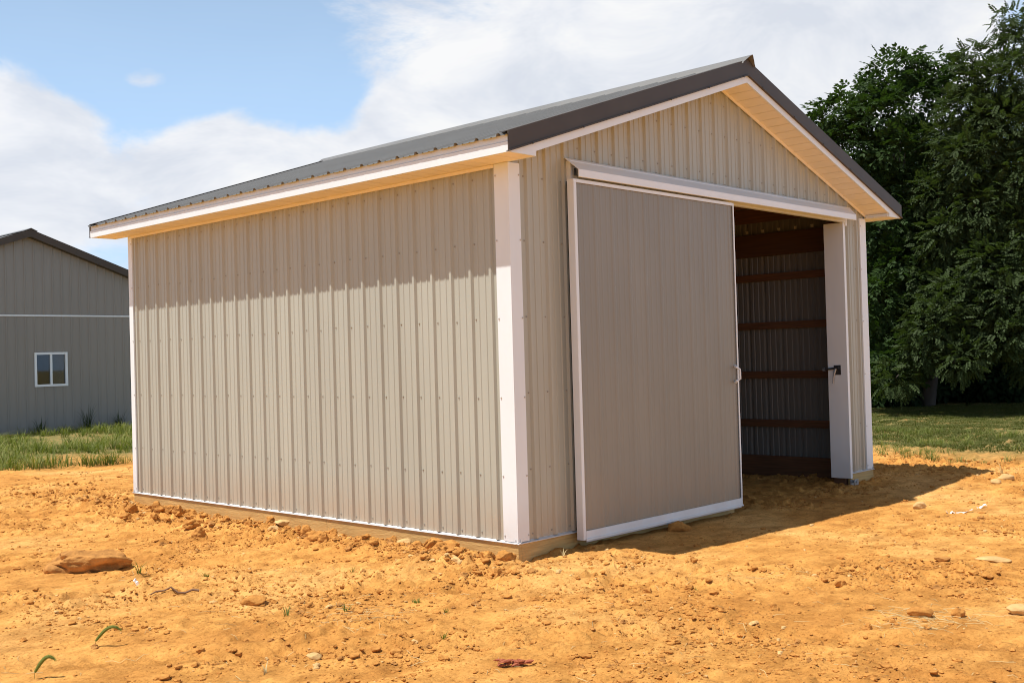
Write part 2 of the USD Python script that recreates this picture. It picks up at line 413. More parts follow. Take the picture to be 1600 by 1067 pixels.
# the two walls away from the camera
rw = wall_part('side_wall', 'far long wall, seen from inside through the door opening')
for i in range(npan):
    s0, s1 = max(i * PW - .03, .02), min((i + 1) * PW - .03, LEN - .02)
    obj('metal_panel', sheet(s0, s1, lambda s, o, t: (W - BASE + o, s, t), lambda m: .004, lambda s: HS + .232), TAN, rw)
bw = wall_part('gable_wall', 'rear gable wall')
for i in range(7):
    s0, s1 = max(i * PW - .03, .02), min((i + 1) * PW - .03, W - .02)
    obj('metal_panel', sheet(s0, s1, lambda s, o, t: (s, LEN - BASE + o, t), lambda m: .004, gable_hi, (W / 2,), flip=True), TAN, bw)

# corner trims, base trims, skirt boards
ZB = .001
for (cx, cy, sx, sy) in ((0, 0, 1, 1), (W, 0, -1, 1), (0, LEN, 1, -1), (W, LEN, -1, -1)):
    wx, wy, t = (.13 if cx == 0 else .155), (.155 if cy == 0 else .085), .019
    poly = [(0, 0), (wx, 0), (wx, t), (t, t), (t, wy), (0, wy)]
    poly = [(cx + sx * a, cy + sy * b) for a, b in poly]
    obj('corner_trim', prism(poly, 'z', ZB, HS - .002), WHITE, shed)
    h = cy == 0
pts = [(-.001, .14, z) for z in rows] + [(-.001, LEN - .075, z) for z in rows]
obj('corner_screw', join([screws(pts, (-1, 0, 0)), screws([(.118, -.001, z) for z in rows] + [(W - .14, -.001, z) for z in rows], (0, -1, 0))]), SCREWW, shed, kind='stuff')
bt = [(-.011, -.009), (-.010, -.013), (BASE + .004, -.002), (BASE + .004, .022), (BASE + .002, .022), (BASE + .002, .001)]


def base_trim(poly, ax, a, b): obj('base_trim', prism(poly, ax, a, b), WHITE, shed)


base_trim([(x, z) for x, z in bt], 'y', -.012, LEN + .012)
base_trim([(W - x, z) for x, z in bt], 'y', -.012, LEN + .012)
base_trim([(y, z) for y, z in bt], 'x', -.010, OPX0)
base_trim([(y, z) for y, z in bt], 'x', OPX1 + .06, W + .010)
base_trim([(LEN - y, z) for y, z in bt], 'x', -.010, W + .010)
for (y0, y1) in ((.002, 2.43), (2.433, LEN - .011)):
    obj('skirt_board', box(.002, .040, y0, y1, -.20, -.0135), WOODT, shed)
    obj('skirt_board', box(W - .040, W - .002, y0, y1, -.20, -.0135), WOODT, shed)
obj('skirt_board', box(.0415, OPX0, .002, .040, -.198, -.0145), WOODT, shed)
obj('skirt_board', box(OPX1 + .05, W - .0415, .002, .040, -.198, -.0145), WOODT, shed)
obj('skirt_board', box(.0495, W - .0495, LEN - .048, LEN - .010, -.198, -.0145), WOODT, shed)

# roof: sheets, ridge cap
RB = .026      # sheet plane below the top of the rake trim
YF, YB = -OY + .004, LEN + OY - .004
for side in (-1, 1):
    rf = thing('roof_slope', 'roof slope towards the camera' if side < 0 else 'roof slope on the far side', parent=shed)
    c = math.cos(math.atan(SLOPE)); sn = math.sin(math.atan(SLOPE))
    half = (W / 2 + OX + .026)

    def place(s, o, t, side=side):      # t: distance from the ridge, in plan
        return (W / 2 + side * (t + o * sn), s, HTP - RB - SLOPE * t + o * c)
    s_ = YF
    k = 0
    edges = [YF] + [j * PW - .03 for j in range(0, 9) if YF + .1 < j * PW - .03 < YB - .1] + [YB]
    for a, b in zip(edges[:-1], edges[1:]):
        obj('roof_panel', sheet(a, b, place, lambda m: .02, lambda s: half), ROOFM, rf)
    pts = []
    for k in range(-1, 28):
        for t in (.35, .95, 1.55, 2.15, 2.75, 3.25):
            pts.append(place(k * P - .042, .001, t))
    obj('roof_screw', screws(pts, (side * sn, 0, c)), SCREW, rf, kind='stuff')
    # ridge cap wing
cp = []
wing = .105
for side in (-1, 1):
    y0, y1 = -OY - .018, LEN + OY + .018
    top = HTP - RB + .023
    a = [(W / 2, y0, top + .030), (W / 2 + side * .03, y0, top + .018), (W / 2 + side * wing, y0, top - SLOPE * wing), (W / 2 + side * (wing + .006), y0, top - SLOPE * wing - .012)]
    n0 = [np.array(p) for p in a]; n1 = [np.array([p[0], y1, p[2]]) for p in a]
    # the front end is drawn out to a point
    n0[0] = n0[0] + [0, -.04, .014]
    n0[1] = n0[1] + [0, -.03, .010]
    V = np.array(n0 + n1 + [p - [0, 0, .004] for p in n0] + [p - [0, 0, .004] for p in n1])
    F = []
    for o in (0, 8):
        for i in range(3): F += [[o + i, o + i + 1, o + i + 5], [o + i, o + i + 5, o + i + 4]]
    for i in range(3): F += [[i, i + 1, i + 9], [i, i + 9, i + 8], [4 + i, 5 + i, 13 + i], [4 + i, 13 + i, 12 + i]]
    F += [[3, 7, 15], [3, 15, 11]]
    cp.append((V, np.array(F)))
obj('ridge_cap', join(cp), ROOFM, shed)


def rake_strip(x0, x1, ya, yb, ta, tb, off=0.0):
    """A sloped bar under the roof line: ta, tb heights below the top of the rake trim, ya..yb its thickness."""
    q = lambda x, y, t: (x, y, roof_z(x) - t)
    xm = W / 2
    segs = [(x0, x1)] if (x1 <= xm or x0 >= xm) else [(x0, xm), (xm, x1)]
    return join([hexa([q(a, ya, tb), q(b, ya, tb), q(b, yb, tb), q(a, yb, tb)], [q(a, ya, ta), q(b, ya, ta), q(b, yb, ta), q(a, yb, ta)]) for a, b in segs])


for ye, s in ((-OY, 1), (LEN + OY, -1)):
    for a, b in ((-OX - .004, W / 2), (W / 2, W + OX + .004)):
        m = join([rake_strip(a, b, ye, ye + s * .010, 0, .140), rake_strip(a, b, ye, ye + s * .095, -.004, .0),
                  rake_strip(a, b, ye - s * .012, ye + s * .012, .140, .152)])
        obj('rake_trim', m, TRIMD, shed)
        obj('rake_screw', screws([(x, ye - s * .0125, roof_z(x) - .146) for x in np.arange(a + .25, b, .61)], (0, -s, 0), .008, .008), BLACK, shed, kind='stuff')
        xa, xb = (max(a, 0.0), b) if a < W / 2 - 1 else (a, min(b, W))
        obj('rake_board', rake_strip(xa, xb, ye + s * .0125, ye + s * .030, .145, .217), WHITE, shed)
    # rake soffit in narrow boards
    y0, y1 = (ye + s * .031, ye + s * (OY + .016))
    n = 22; xs = np.linspace(0, W / 2, n + 1)
    sf = thing('rake_soffit', parent=shed)
    for side in (-1, 1):
        for i in range(n):
            if side < 0: a, b = W / 2 - xs[i + 1], W / 2 - xs[i]
            else: a, b = W / 2 + xs[i], W / 2 + xs[i + 1]
            obj('soffit_board', rake_strip(a + .0036, b - .0036, y0, y1, .200 + RNG.uniform(0, .0012), .212 + RNG.uniform(0, .0016)), SOFF, sf)
    yw = 0 if s > 0 else LEN
    for a, b in ((0, W / 2), (W / 2, W)):
        obj('soffit_trim', rake_strip(a, b, yw - s * .008, yw + s * .002, .206, .240), SOFF, shed)
    # closed ends of the eaves
    for x0, d in ((-OX, 1), (W + OX, -1)):
        e = x0 + d * OX
        poly = [(x0, HS - .002), (e, HS - .002), (e, roof_z(e) - .150), (x0, roof_z(x0) - .146)]
        ya, yb = ye + s * .0127, ye + s * .0305
        obj('eave_end', prism(poly, 'y', ya, yb), WHITE, shed)
        poly2 = [(yb, HS - .002), (yw - s * .009, HS - .002), (yw - s * .009, roof_z(e) - .2145), (yb, roof_z(e) - .2145)]
        obj('eave_return', prism(poly2, 'x', e - .006, e + .006), WHITE, shed)
# eaves: fascia, drip, soffit boards
for x0, d in ((-OX, 1), (W + OX, -1)):
    F_ = lambda a, b: sorted((x0 + d * a, x0 + d * b))
    y0, y1 = -OY + .012, LEN + OY - .012
    xa, xb = F_(.008, .024); obj('fascia', box(xa, xb, y0, y1, HS + .078, HTE - .024), WHITE, shed)
    xa, xb = F_(.000, .022); obj('fascia', box(xa, xb, y0, y1, HS - .003, HS + .074), WHITE, shed)
    ef = thing('eave_soffit', parent=shed)
    n = 44; ys = np.linspace(-OY + .032, LEN + OY - .032, n + 1)
    for i in range(n):
        xa, xb = F_(.0235, OX + .014); dz = RNG.uniform(0, .0015)
        obj('soffit_board', box(xa, xb, ys[i] + .0035, ys[i + 1] - .0035, HS + dz, HS + .010 + dz), SOFF, ef)
    xa, xb = F_(OX - .006, OX + .010)
    obj('soffit_trim', box(xa, xb, .157, LEN - .087, HS - .028, HS - .001), SOFF, shed)

# inside: girts, sill, posts, roof timbers
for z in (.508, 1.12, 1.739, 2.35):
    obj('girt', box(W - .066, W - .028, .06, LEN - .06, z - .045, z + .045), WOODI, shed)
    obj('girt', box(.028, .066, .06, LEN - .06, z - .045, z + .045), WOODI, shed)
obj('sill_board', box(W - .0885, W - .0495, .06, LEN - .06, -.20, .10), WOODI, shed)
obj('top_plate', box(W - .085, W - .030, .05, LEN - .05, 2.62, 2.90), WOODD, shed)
obj('eave_closure', box(W - .030, W - .024, .05, LEN - .05, 3.10, 3.200), WOODD, shed)  # added strip that blocks dots of daylight through the roof ribs
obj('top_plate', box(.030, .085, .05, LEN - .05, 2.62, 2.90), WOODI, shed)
for y in (1.22 + .9, 3.4, 4.7):
    obj('truss', join([box(.09, W - .09, y - .019, y + .019, 2.80, 2.94)] + [rake_strip(.09, W - .09, y - .019, y + .019, .17, .30)]
                      + [hexa([(W / 2 - .05, y - .018, 2.9), (W / 2 + .05, y - .018, 2.9), (W / 2 + .05, y + .018, 2.9), (W / 2 - .05, y + .018, 2.9)],
                              [(W / 2 - .05, y - .018, 3.95), (W / 2 + .05, y - .018, 3.95), (W / 2 + .05, y + .018, 3.95), (W / 2 - .05, y + .018, 3.95)])]), WOODI, shed)
for x in (.095, W - .095, .5, 1.2, 1.9, 2.6, 3.57, 4.27, 4.97, 5.67):  # the two outermost are added to keep light out at the eaves
    obj('purlin', join([hexa([(x - .045, .05, roof_z(x - .045) - .168), (x + .045, .05, roof_z(x + .045) - .168), (x + .045, LEN - .05, roof_z(x + .045) - .168), (x - .045, LEN - .05, roof_z(x - .045) - .168)],
                             [(x - .045, .05, roof_z(x - .045) - .03), (x + .045, .05, roof_z(x + .045) - .03), (x + .045, LEN - .05, roof_z(x + .045) - .03), (x - .045, LEN - .05, roof_z(x - .045) - .03)])]), WOODI, shed)
obj('ceiling_header', box(.09, W - .09, .05, .09, 2.60, 2.79), WOODI, shed) if False else None
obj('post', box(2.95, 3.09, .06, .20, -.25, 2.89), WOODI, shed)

# door opening: jamb, header, track cover
obj('door_jamb', box(5.515, 5.563, -.034, .205, -.058, 2.865), WHITE, shed)
obj('post', box(5.566, 5.70, .06, .20, -.25, 2.89), WOODI, shed)
obj('door_header', join([box(.70, 5.60, -.046, .001, 2.868, 3.035), box(5.56, 5.60, -.044, .001, 2.83, 2.868)]), WHITE, shed)
tc = [(.000, 3.058), (-.012, 3.056), (-.158, 2.945), (-.160, 2.885), (-.152, 2.881), (-.154, 2.943), (-.012, 3.051), (.000, 3.053)]
v, f = prism(tc, 'x', .668, 5.60)
v[:, 0] += np.where(v[:, 0] > 5, (v[:, 1] + .16) * .95, 0)
obj('track_cover', (v, f), WHITE, shed)
obj('track_rail', join([box(.70, 5.55, -.118, -.112, 2.905, 2.965), box(.70, 5.55, -.118, -.075, 2.965, 2.970), box(.70, 5.55, -.081, -.075, 2.905, 2.965)]), STEEL, shed)
obj('track_screw', screws([(x, -.012, 3.062) for x in np.arange(.8, 5.7, P)], (0, -.4, 1), .007, .007), SCREW, shed, kind='stuff')

# sliding door
door = thing('sliding_door', 'white framed tan steel sliding door pushed to the left', parent=shed)
DX0, DX1, DZ0, DZ1, DF, DBK = .632, 3.048, -.060, 2.868, -.128, -.062
edges = [DX0 + .03] + [DX0 + .03 + k * PW for k in (1, 2)] + [DX1 - .018]
for a, b in zip(edges[:-1], edges[1:]):
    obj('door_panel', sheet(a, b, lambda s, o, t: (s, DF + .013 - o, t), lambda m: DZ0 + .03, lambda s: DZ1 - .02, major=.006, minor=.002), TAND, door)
obj('door_stile', join([box(DX0, DX0 + .004, DF, DBK, DZ0, DZ1), box(DX0 + .004, DX0 + .034, DF - .0015, DF + .003, DZ0 + .001, DZ1 - .001), box(DX0 + .004, DX0 + .034, DBK - .003, DBK, DZ0 + .001, DZ1 - .001)]), WHITE, door)
obj('door_stile', join([box(DX1 - .004, DX1, DF, DBK, DZ0, DZ1), box(DX1 - .022, DX1 - .004, DF - .0015, DF + .003, DZ0 + .001, DZ1 - .001)]), WHITE, door)
obj('door_rail', join([box(DX0 + .035, DX1 - .023, DF - .0015, DF + .003, DZ1 - .028, DZ1), box(DX0 + .005, DX1 - .005, DF + .003, DBK, DZ1 - .004, DZ1 - .001)]), WHITE, door)
obj('door_rail', join([box(DX0 + .035, DX1 - .0225, DF - .004, DF + .003, DZ0 + .010, DZ0 + .072), box(DX0 + .03, DX1 - .003, DF - .012, DF + .003, DZ0 - .004, DZ0 + .0095),
                       box(DX0 + .06, DX1, DF + .016, DF + .022, DZ0 - .022, DZ0 + .02), box(DX0 + .05, DX1 - .01, DF + .004, DBK, DZ0 - .001, DZ0 + .012)]), WHITE, door)
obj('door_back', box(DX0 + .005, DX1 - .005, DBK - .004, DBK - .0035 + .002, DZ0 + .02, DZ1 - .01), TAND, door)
obj('door_screw', screws([(DX0 + .03 + k * P + .04, DF + .012, z) for k in range(0, 10) for z in (.10, .72, 1.36, 2.02, 2.72)], (0, -1, 0), .0065), SCREW, door, kind='stuff')
hd = tube([(2.985, DF - .002, 1.285), (2.955, DF - .035, 1.275), (2.985, DF - .052, 1.255), (2.985, DF - .052, 1.165), (2.955, DF - .035, 1.145), (2.985, DF - .002, 1.135)], [.016, .012, .011, .011, .012, .016], 8)
obj('door_handle', hd, WHITE, door, smooth=45)

# latch and floor guide
la = thing('door_latch', 'black latch on the white jamb', parent=shed)
obj('latch_plate', box(5.510, 5.515, .045, .130, 1.125, 1.235), BLACK, la)
obj('latch_bolt', tube([(5.497, .06, 1.205), (5.497, .235, 1.19)], .0125, 8), BLACK, la, smooth=40)
obj('bolt_tip', tube([(5.497, .2355, 1.19), (5.497, .258, 1.188)], .022, 8), STEEL, la, smooth=40)
obj('latch_lever', tube([(5.495, .10, 1.195), (5.482, .118, 1.12), (5.478, .128, 1.04), (5.478, .132, 1.03)], [.013, .010, .007, .012], 7), STEEL, la, smooth=40)
obj('floor_guide', join([box(5.50, 5.60, -.085, -.078, -.135, -.062), box(5.50, 5.60, -.084, -.01, -.137, -.130), box(5.51, 5.59, -.030, -.022, -.130, -.075),
                         tube([(5.55, -.10, -.09), (5.55, -.02, -.09)], .016, 8)]), STEEL, shed)

# ------------------------------------------------------------------ the neighbouring building
BY, BX, BHW, BSL = 21.1, 5.12, 4.6, .357
APEX = 4.86
nb = thing('metal_building', 'dark grey ribbed metal building with one white window and white belt trim', 'building')
nw = thing('gable_wall', parent=nb)
bz = lambda x: APEX - .16 - BSL * abs(x - BX)
BELT = 2.757
ww = (5.23, 6.035, 1.03, 1.855)
for i in range(11):
    s0, s1 = BX - BHW + i * PW, min(BX - BHW + (i + 1) * PW, BX + BHW)
    if s1 - s0 < .05: continue
    pl = lambda s, o, t: (s, BY - o, t)
    for lo, hi in ((-.10, lambda s: BELT), (BELT + .03, bz)):
        if lo < 1:   # the lower sheets leave the window open
            a = sheet(s0, s1, pl, lambda m: ww[3] if ww[0] < m < ww[1] else lo, hi, (ww[0], ww[1]), .014, .002)
            b = sheet(max(s0, ww[0]), min(s1, ww[1]), pl, lambda m: lo, lambda s: ww[2], (), .014, .002) if s1 > ww[0] and s0 < ww[1] else None
            m = join([x for x in (a, b) if x is not None])
        else:
            m = sheet(s0, s1, pl, lambda m: lo, hi, (BX,), .014, .002)
        obj('metal_panel', m, GREY, nw)
obj('belt_trim', box(BX - BHW, BX + BHW, BY - .022, BY + .005, BELT - .003, BELT + .034), WHITE, nb)
obj('skirt_board', box(BX - BHW, BX + BHW, BY + .006, BY + .04, -.30, -.098), WOODT, nb)
for s in (-1, 1):
    obj('wall', box(*sorted((BX + s * BHW, BX + s * (BHW - .02))), BY + .005, BY + 12, -.2, APEX - .3 - BSL * BHW), GREY, nb)
    e = BX + s * (BHW + .30); q = lambda x, y, t: (x, y, APEX - BSL * abs(x - BX) - t)
    obj('roof', hexa([q(BX, BY - .20, .03), q(e, BY - .20, .03), q(e, BY + 12, .03), q(BX, BY + 12, .03)], [q(BX, BY - .20, 0), q(e, BY - .20, 0), q(e, BY + 12, 0), q(BX, BY + 12, 0)]), ROOFM, nb)
    obj('rake_trim', hexa([q(BX, BY - .215, .17), q(e, BY - .215, .17), q(e, BY - .201, .17), q(BX, BY - .201, .17)], [q(BX, BY - .215, -.012), q(e, BY - .215, -.012), q(e, BY - .201, -.012), q(BX, BY - .201, -.012)]), TRIMD, nb)
    obj('rake_soffit', hexa([q(BX, BY - .2005, .165), q(e, BY - .2005, .165), q(e, BY + .02, .165), q(BX, BY + .02, .165)], [q(BX, BY - .2005, .15), q(e, BY - .2005, .15), q(e, BY + .02, .15), q(BX, BY + .02, .15)]), TRIMD, nb)
obj('ridge_cap', prism([(BX - .16, APEX - .035), (BX, APEX + .03), (BX + .16, APEX - .035), (BX + .16, APEX - .028), (BX, APEX + .04), (BX - .16, APEX - .028)], 'y', BY - .24, BY + 12), ROOFM, nb)
obj('wall', box(BX - BHW, BX + BHW, BY + 11.98, BY + 12, -.2, 3), GREY, nb)
win = thing('window', 'white framed sliding window with two panes', parent=nb)
x0, x1, z0, z1 = ww; fr = .045
obj('window_frame', join([box(x0 - .01, x0 + fr, BY - .035, BY + .05, z0 - .01, z1 + .01), box(x1 - fr, x1 + .01, BY - .035, BY + .05, z0 - .01, z1 + .01),
                          box(x0 + fr, x1 - fr, BY - .034, BY + .05, z1 - fr, z1 + .01), box(x0 + fr, x1 - fr, BY - .034, BY + .05, z0 - .01, z0 + fr),
                          box((x0 + x1) / 2 - .025, (x0 + x1) / 2 + .025, BY - .030, BY + .04, z0 + fr, z1 - fr)]), WHITE, win)
PANE = usdkit.material(stage, L_ + 'window_glass', {'f': ('fresnel', {'IOR': 1.52}), 't': ('transparent_bsdf', {'color': (.75, .78, .8)}), 'g': ('glossy_bsdf', {'color': (1, 1, 1), 'roughness': 0.02}), 'm': ('mix_closure', {})},
                       [('f.fac', 'm.fac'), ('t.BSDF', 'm.closure1'), ('g.BSDF', 'm.closure2')], surface='m.closure')
SCREEN = mat('insect_screen', (0.20, 0.195, 0.19), 0.8, 0.3, 30, (1, 1, 6))
obj('pane', box(x0 + fr, (x0 + x1) / 2 - .025, BY, BY + .006, z0 + fr, z1 - fr), PANE, win)
obj('pane', box((x0 + x1) / 2 + .025, x1 - fr, BY + .012, BY + .018, z0 + fr, z1 - fr), PANE, win)
obj('insect_screen', box((x0 + x1) / 2 + .027, x1 - fr - .001, BY + .03, BY + .032, z0 + fr, z1 - fr), SCREEN, win)


# ------------------------------------------------------------------ trees
def leaf_mat(name, a, b, c):
    n = {'g': ('geometry', {}), 'rp': ('rgb_ramp', {'ramp': [(0, a), (.5, b), (1, c)]}), 'p': ('principled_bsdf', {'roughness': .58, 'specular_ior_level': .12}),
         't': ('translucent_bsdf', {}), 'h': ('mix', {'mix_type': 'multiply', 'fac': 1.0, 'color2': (1.1, 1.3, .45)}), 'm': ('mix_closure', {'fac': .32})}
    return usdkit.material(stage, L_ + name, n, [('g.random_per_island', 'rp.fac'), ('rp.color', 'p.base_color'), ('rp.color', 'h.color1'), ('h.color', 't.color'), ('p.BSDF', 'm.closure1'), ('t.BSDF', 'm.closure2')], surface='m.closure')


LEAF1 = leaf_mat('broad_leaves', (.034, .062, .018), (.055, .094, .026), (.090, .125, .036))
LEAF2 = leaf_mat('feathery_leaves', (.046, .068, .024), (.080, .106, .036), (.125, .145, .055))
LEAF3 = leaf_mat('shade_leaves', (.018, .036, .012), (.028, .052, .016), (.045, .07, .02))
BARK = mat('bark', (0.058, 0.045, 0.034), .9, .3, 6, (1, 1, .3), .8, 25)


def spray_template(kind):
    """One leaf spray: leaflets as folded diamonds along a drooping stalk in +x; returns (k,4,3)."""
    out = []
    nl, ln, wd, stalk = {'broad': (6, .15, .078, .23), 'feather': (9, .085, .050, .22), 'coarse': (5, .22, .12, .3)}[kind]
    for i in range(nl):
        t = (i // 2 + .6) / ((nl + 1) // 2); side = 1 if i % 2 else -1
        if i == nl - 1: side = 0
        b = np.array([stalk * t, 0, -.10 * stalk * t * t * 3])
        ang = side * (1.05 - .35 * t); d = np.array([math.cos(ang), math.sin(ang), -.35]); d /= np.linalg.norm(d)
        w = np.cross(d, [0, 0, 1.0]); w /= np.linalg.norm(w); l = ln * (1 - .3 * abs(t - .5))
        m = b + d * l * .5
        out.append([b, m + w * wd / 2 + [0, 0, .012], b + d * l, m - w * wd / 2 + [0, 0, .012]])
    return np.array(out)


def foliage(clumps, per, kind, rng, scale=1.0):
    """clumps: (x,y,z,rx,rz). Leaf sprays spread through each clump, thicker towards its outside."""
    T = spray_template(kind) * scale; k = len(T); V = []
    for (x, y, z, r, rz) in clumps:
        n = int(per * (r / 1.0) ** 2); d = rng.normal(size=(n, 3)); d /= np.linalg.norm(d, axis=1, keepdims=True)
        rad = rng.uniform(.2, 1, n) ** .45 * rng.uniform(.86, 1.12, n)
        pos = np.array([x, y, z]) + d * rad[:, None] * [r, r, rz]
        yaw = np.arctan2(d[:, 1], d[:, 0]) + rng.normal(0, .9, n); pit = -.12 + d[:, 2] * .7 + rng.normal(0, .42, n); rol = rng.normal(0, .5, n)
        cy, sy, cp_, sp, cr, sr = np.cos(yaw), np.sin(yaw), np.cos(pit), np.sin(pit), np.cos(rol), np.sin(rol)
        Rm = np.empty((n, 3, 3))
        Rm[:, :, 0] = np.stack([cy * cp_, sy * cp_, sp], 1)
        e1 = np.stack([-sy, cy, 0 * sy], 1); e2 = np.cross(Rm[:, :, 0], e1)
        Rm[:, :, 1] = e1 * cr[:, None] + e2 * sr[:, None]; Rm[:, :, 2] = -e1 * sr[:, None] + e2 * cr[:, None]
        s = rng.uniform(.75, 1.25, n)
        V.append((np.einsum('nij,klj->nkli', Rm, T) * s[:, None, None, None] + pos[:, None, None, :]).reshape(-1, 3))
    V = np.vstack(V); m = len(V) // 4; b = np.arange(m)[:, None] * 4
    F = np.vstack([b + [0, 1, 2], b + [0, 2, 3]])
    return V, F


def ray_at(u, v, dist):
    """A world point seen towards photo pixel (u, v) at a forward distance: used to read positions off the photograph."""
    d = fw + rt * (u - 800) / FPX - up * (v - 533.5) / FPX
    return EYE + d * dist


def limbs(base, clumps, rng, r0, lean):
    top = np.array([lean[0], lean[1], max(c[2] for c in clumps) - .8]); base = np.array(base, float)
    tr = np.linspace(0, 1, 9)[:, None]; P_ = base + (top - base) * tr + np.c_[rng.normal(0, .07, (9, 2)), np.zeros(9)] * tr
    flare = np.r_[1.45, np.ones(8)]
    parts = [tube(P_, (r0 * (1 - .85 * tr[:, 0]) + .015) * flare, 9)]
    br = []
    for c in clumps:
        e = np.array(c[:3]); h = np.clip((e[2] - base[2]) / (top[2] - base[2]) * .72 - .05, .12, .9)
        s = base + (top - base) * h; mid = (s + e) / 2 + [0, 0, .12 * np.linalg.norm(e[:2] - s[:2])]
        w = np.linspace(0, 1, 6)[:, None]; pp = (1 - w) ** 2 * s + 2 * w * (1 - w) * mid + w ** 2 * e
        br.append(tube(pp, np.linspace(max(r0 * .33 * (1 - h * .7), .02), .012, 6), 5))
    return join(parts), join(br)


def crown(cx, cy, z0, z1, rx, n, rng, r=(.6, .95), shape=.8):
    out = []; tries = 0
    while len(out) < n and tries < 8000:
        tries += 1
        z = rng.uniform(z0, z1); t = (z - z0) / (z1 - z0)
        R = rx * (math.sin(math.pi * (min(max(.10 + .88 * t, 0), 1)) ** shape) ** .62)
        a = rng.uniform(0, 2 * math.pi); q = R * math.sqrt(rng.uniform(.12, 1))
        p = np.array([cx + q * math.cos(a), cy + q * math.sin(a), z]); rr = rng.uniform(*r) * (1 - .25 * t)
        if all(np.linalg.norm((p - o[:3]) / [1, 1, .8]) > .62 * (rr + o[3]) * .8 for o in out):
            out.append(np.array([*p, rr, rr * .72]))
    return out


def tree(name, label, base, clumps, per, kind, leaf, rng, r0=.17, scale=1.0, group=None, lean=None):
    t = thing(name, label, 'tree', (0, 0, 0), group)
    zb = gz(*base[:2]) - .1
    tk, br = limbs((base[0], base[1], zb), clumps, rng, r0, lean if lean is not None else base[:2])
    obj('trunk', tk, BARK, t, smooth=50); obj('branches', br, BARK, t, smooth=50)
    obj('crown', foliage(clumps, per, kind, rng, scale), leaf, t)
    return t


rg = np.random.default_rng(11)


def hand(lst, dist, jit=.6):
    return [np.array([*ray_at(u, v, dist + dd), r, r * .9]) for u, v, r, dd in lst]


A = hand([(1312, 185, .62, 0), (1350, 150, .55, .3), (1335, 225, .75, -.3), (1388, 118, .62, .2), (1418, 105, .45, .4), (1460, 108, .50, .3), (1478, 125, .5, 0),
          (1375, 180, .8, -.4), (1425, 165, .62, 0), (1395, 240, .85, -.5), (1452, 205, .45, .5), (1350, 290, .8, -.2), (1420, 300, .85, -.4), (1470, 270, .7, .3),
          (1385, 350, .9, -.4), (1430, 390, .9, 0), (1380, 430, .9, -.2), (1400, 500, .85, 0), (1370, 540, .7, -.2), (1440, 470, .9, .3), (1300, 235, .5, .3), (1290, 178, .35, .2), (1385, 575, .6, -1.2), (1415, 560, .6, -1.6), (1372, 470, .7, -1.0), (1405, 420, .8, -.8)], 26.2)
bA = ray_at(1412, 600, 29.2)
A += crown(bA[0] + .4, bA[1] - .1, 2.2, 7.0, 2.0, 18, rg)
tree('broadleaf_tree', 'dark broadleaf tree with rounded clumps rising just right of the shed roof', (bA[0], bA[1]), A, 400, 'broad', LEAF1, rg, .12)
B = hand([(1583, 35, .45, .2), (1600, 70, .6, 0), (1520, 95, .42, .2), (1535, 135, .65, 0), (1580, 130, .8, -.3), (1505, 175, .6, .1), (1560, 200, .85, -.5), (1610, 190, .9, -.3),
          (1480, 215, .55, .3), (1512, 250, .8, -.3), (1590, 280, .9, -.6), (1465, 300, .6, .2), (1530, 330, .85, -.5), (1480, 370, .75, 0), (1600, 370, .9, -.7), (1550, 420, .8, -1.0),
          (1495, 470, .75, -.9), (1462, 505, .7, -1.1), (1445, 545, .5, -1.0), (1575, 465, .8, -1.3), (1610, 480, .8, -1.0), (1440, 440, .5, .2), (1520, 530, .6, -.6), (1620, 560, .6, -1.2), (1400, 590, .45, -.8), (1500, 560, .5, -1.6), (1560, 520, .6, -1.5)], 24.6)
bB = ray_at(1560, 600, 27.0)
B += crown(bB[0] + .3, bB[1] - .5, 2.4, 8.0, 2.1, 20, rg)
tree('feathery_tree', 'tallest tree at the right edge, with feathery compound leaves on drooping boughs', tuple(ray_at(1446, 600, 27.6)[:2]), B, 720, 'feather', LEAF2, rg, .13, lean=(bB[0], bB[1]))
bC = ray_at(1448, 600, 28.3)
spec = [(1740, 27.5, 8.6, 2.7, 'feather', LEAF2, 'feathery tree just outside the right edge, its boughs reaching in'),
        (1350, 33.5, 6.2, 2.6, 'coarse', LEAF3, 'dark tree behind the broadleaf tree, half hidden by the shed'),
        (1480, 34.0, 6.6, 2.8, 'coarse', LEAF3, 'dark tree in the wood behind the gap between the two front trees'),
        (1610, 33.5, 6.8, 2.8, 'coarse', LEAF3, 'dark tree in the wood behind the tallest tree')]
for u, dist, top, rx, kind, leaf, lab in spec:
    b = ray_at(u, 590, dist)
    cl = crown(b[0], b[1], .9, top, rx, 40 if kind == 'coarse' else 34, rg, (.75, 1.1))
    tree('forest_tree', lab, (b[0], b[1]), cl, 130, kind, leaf, rg, .14)
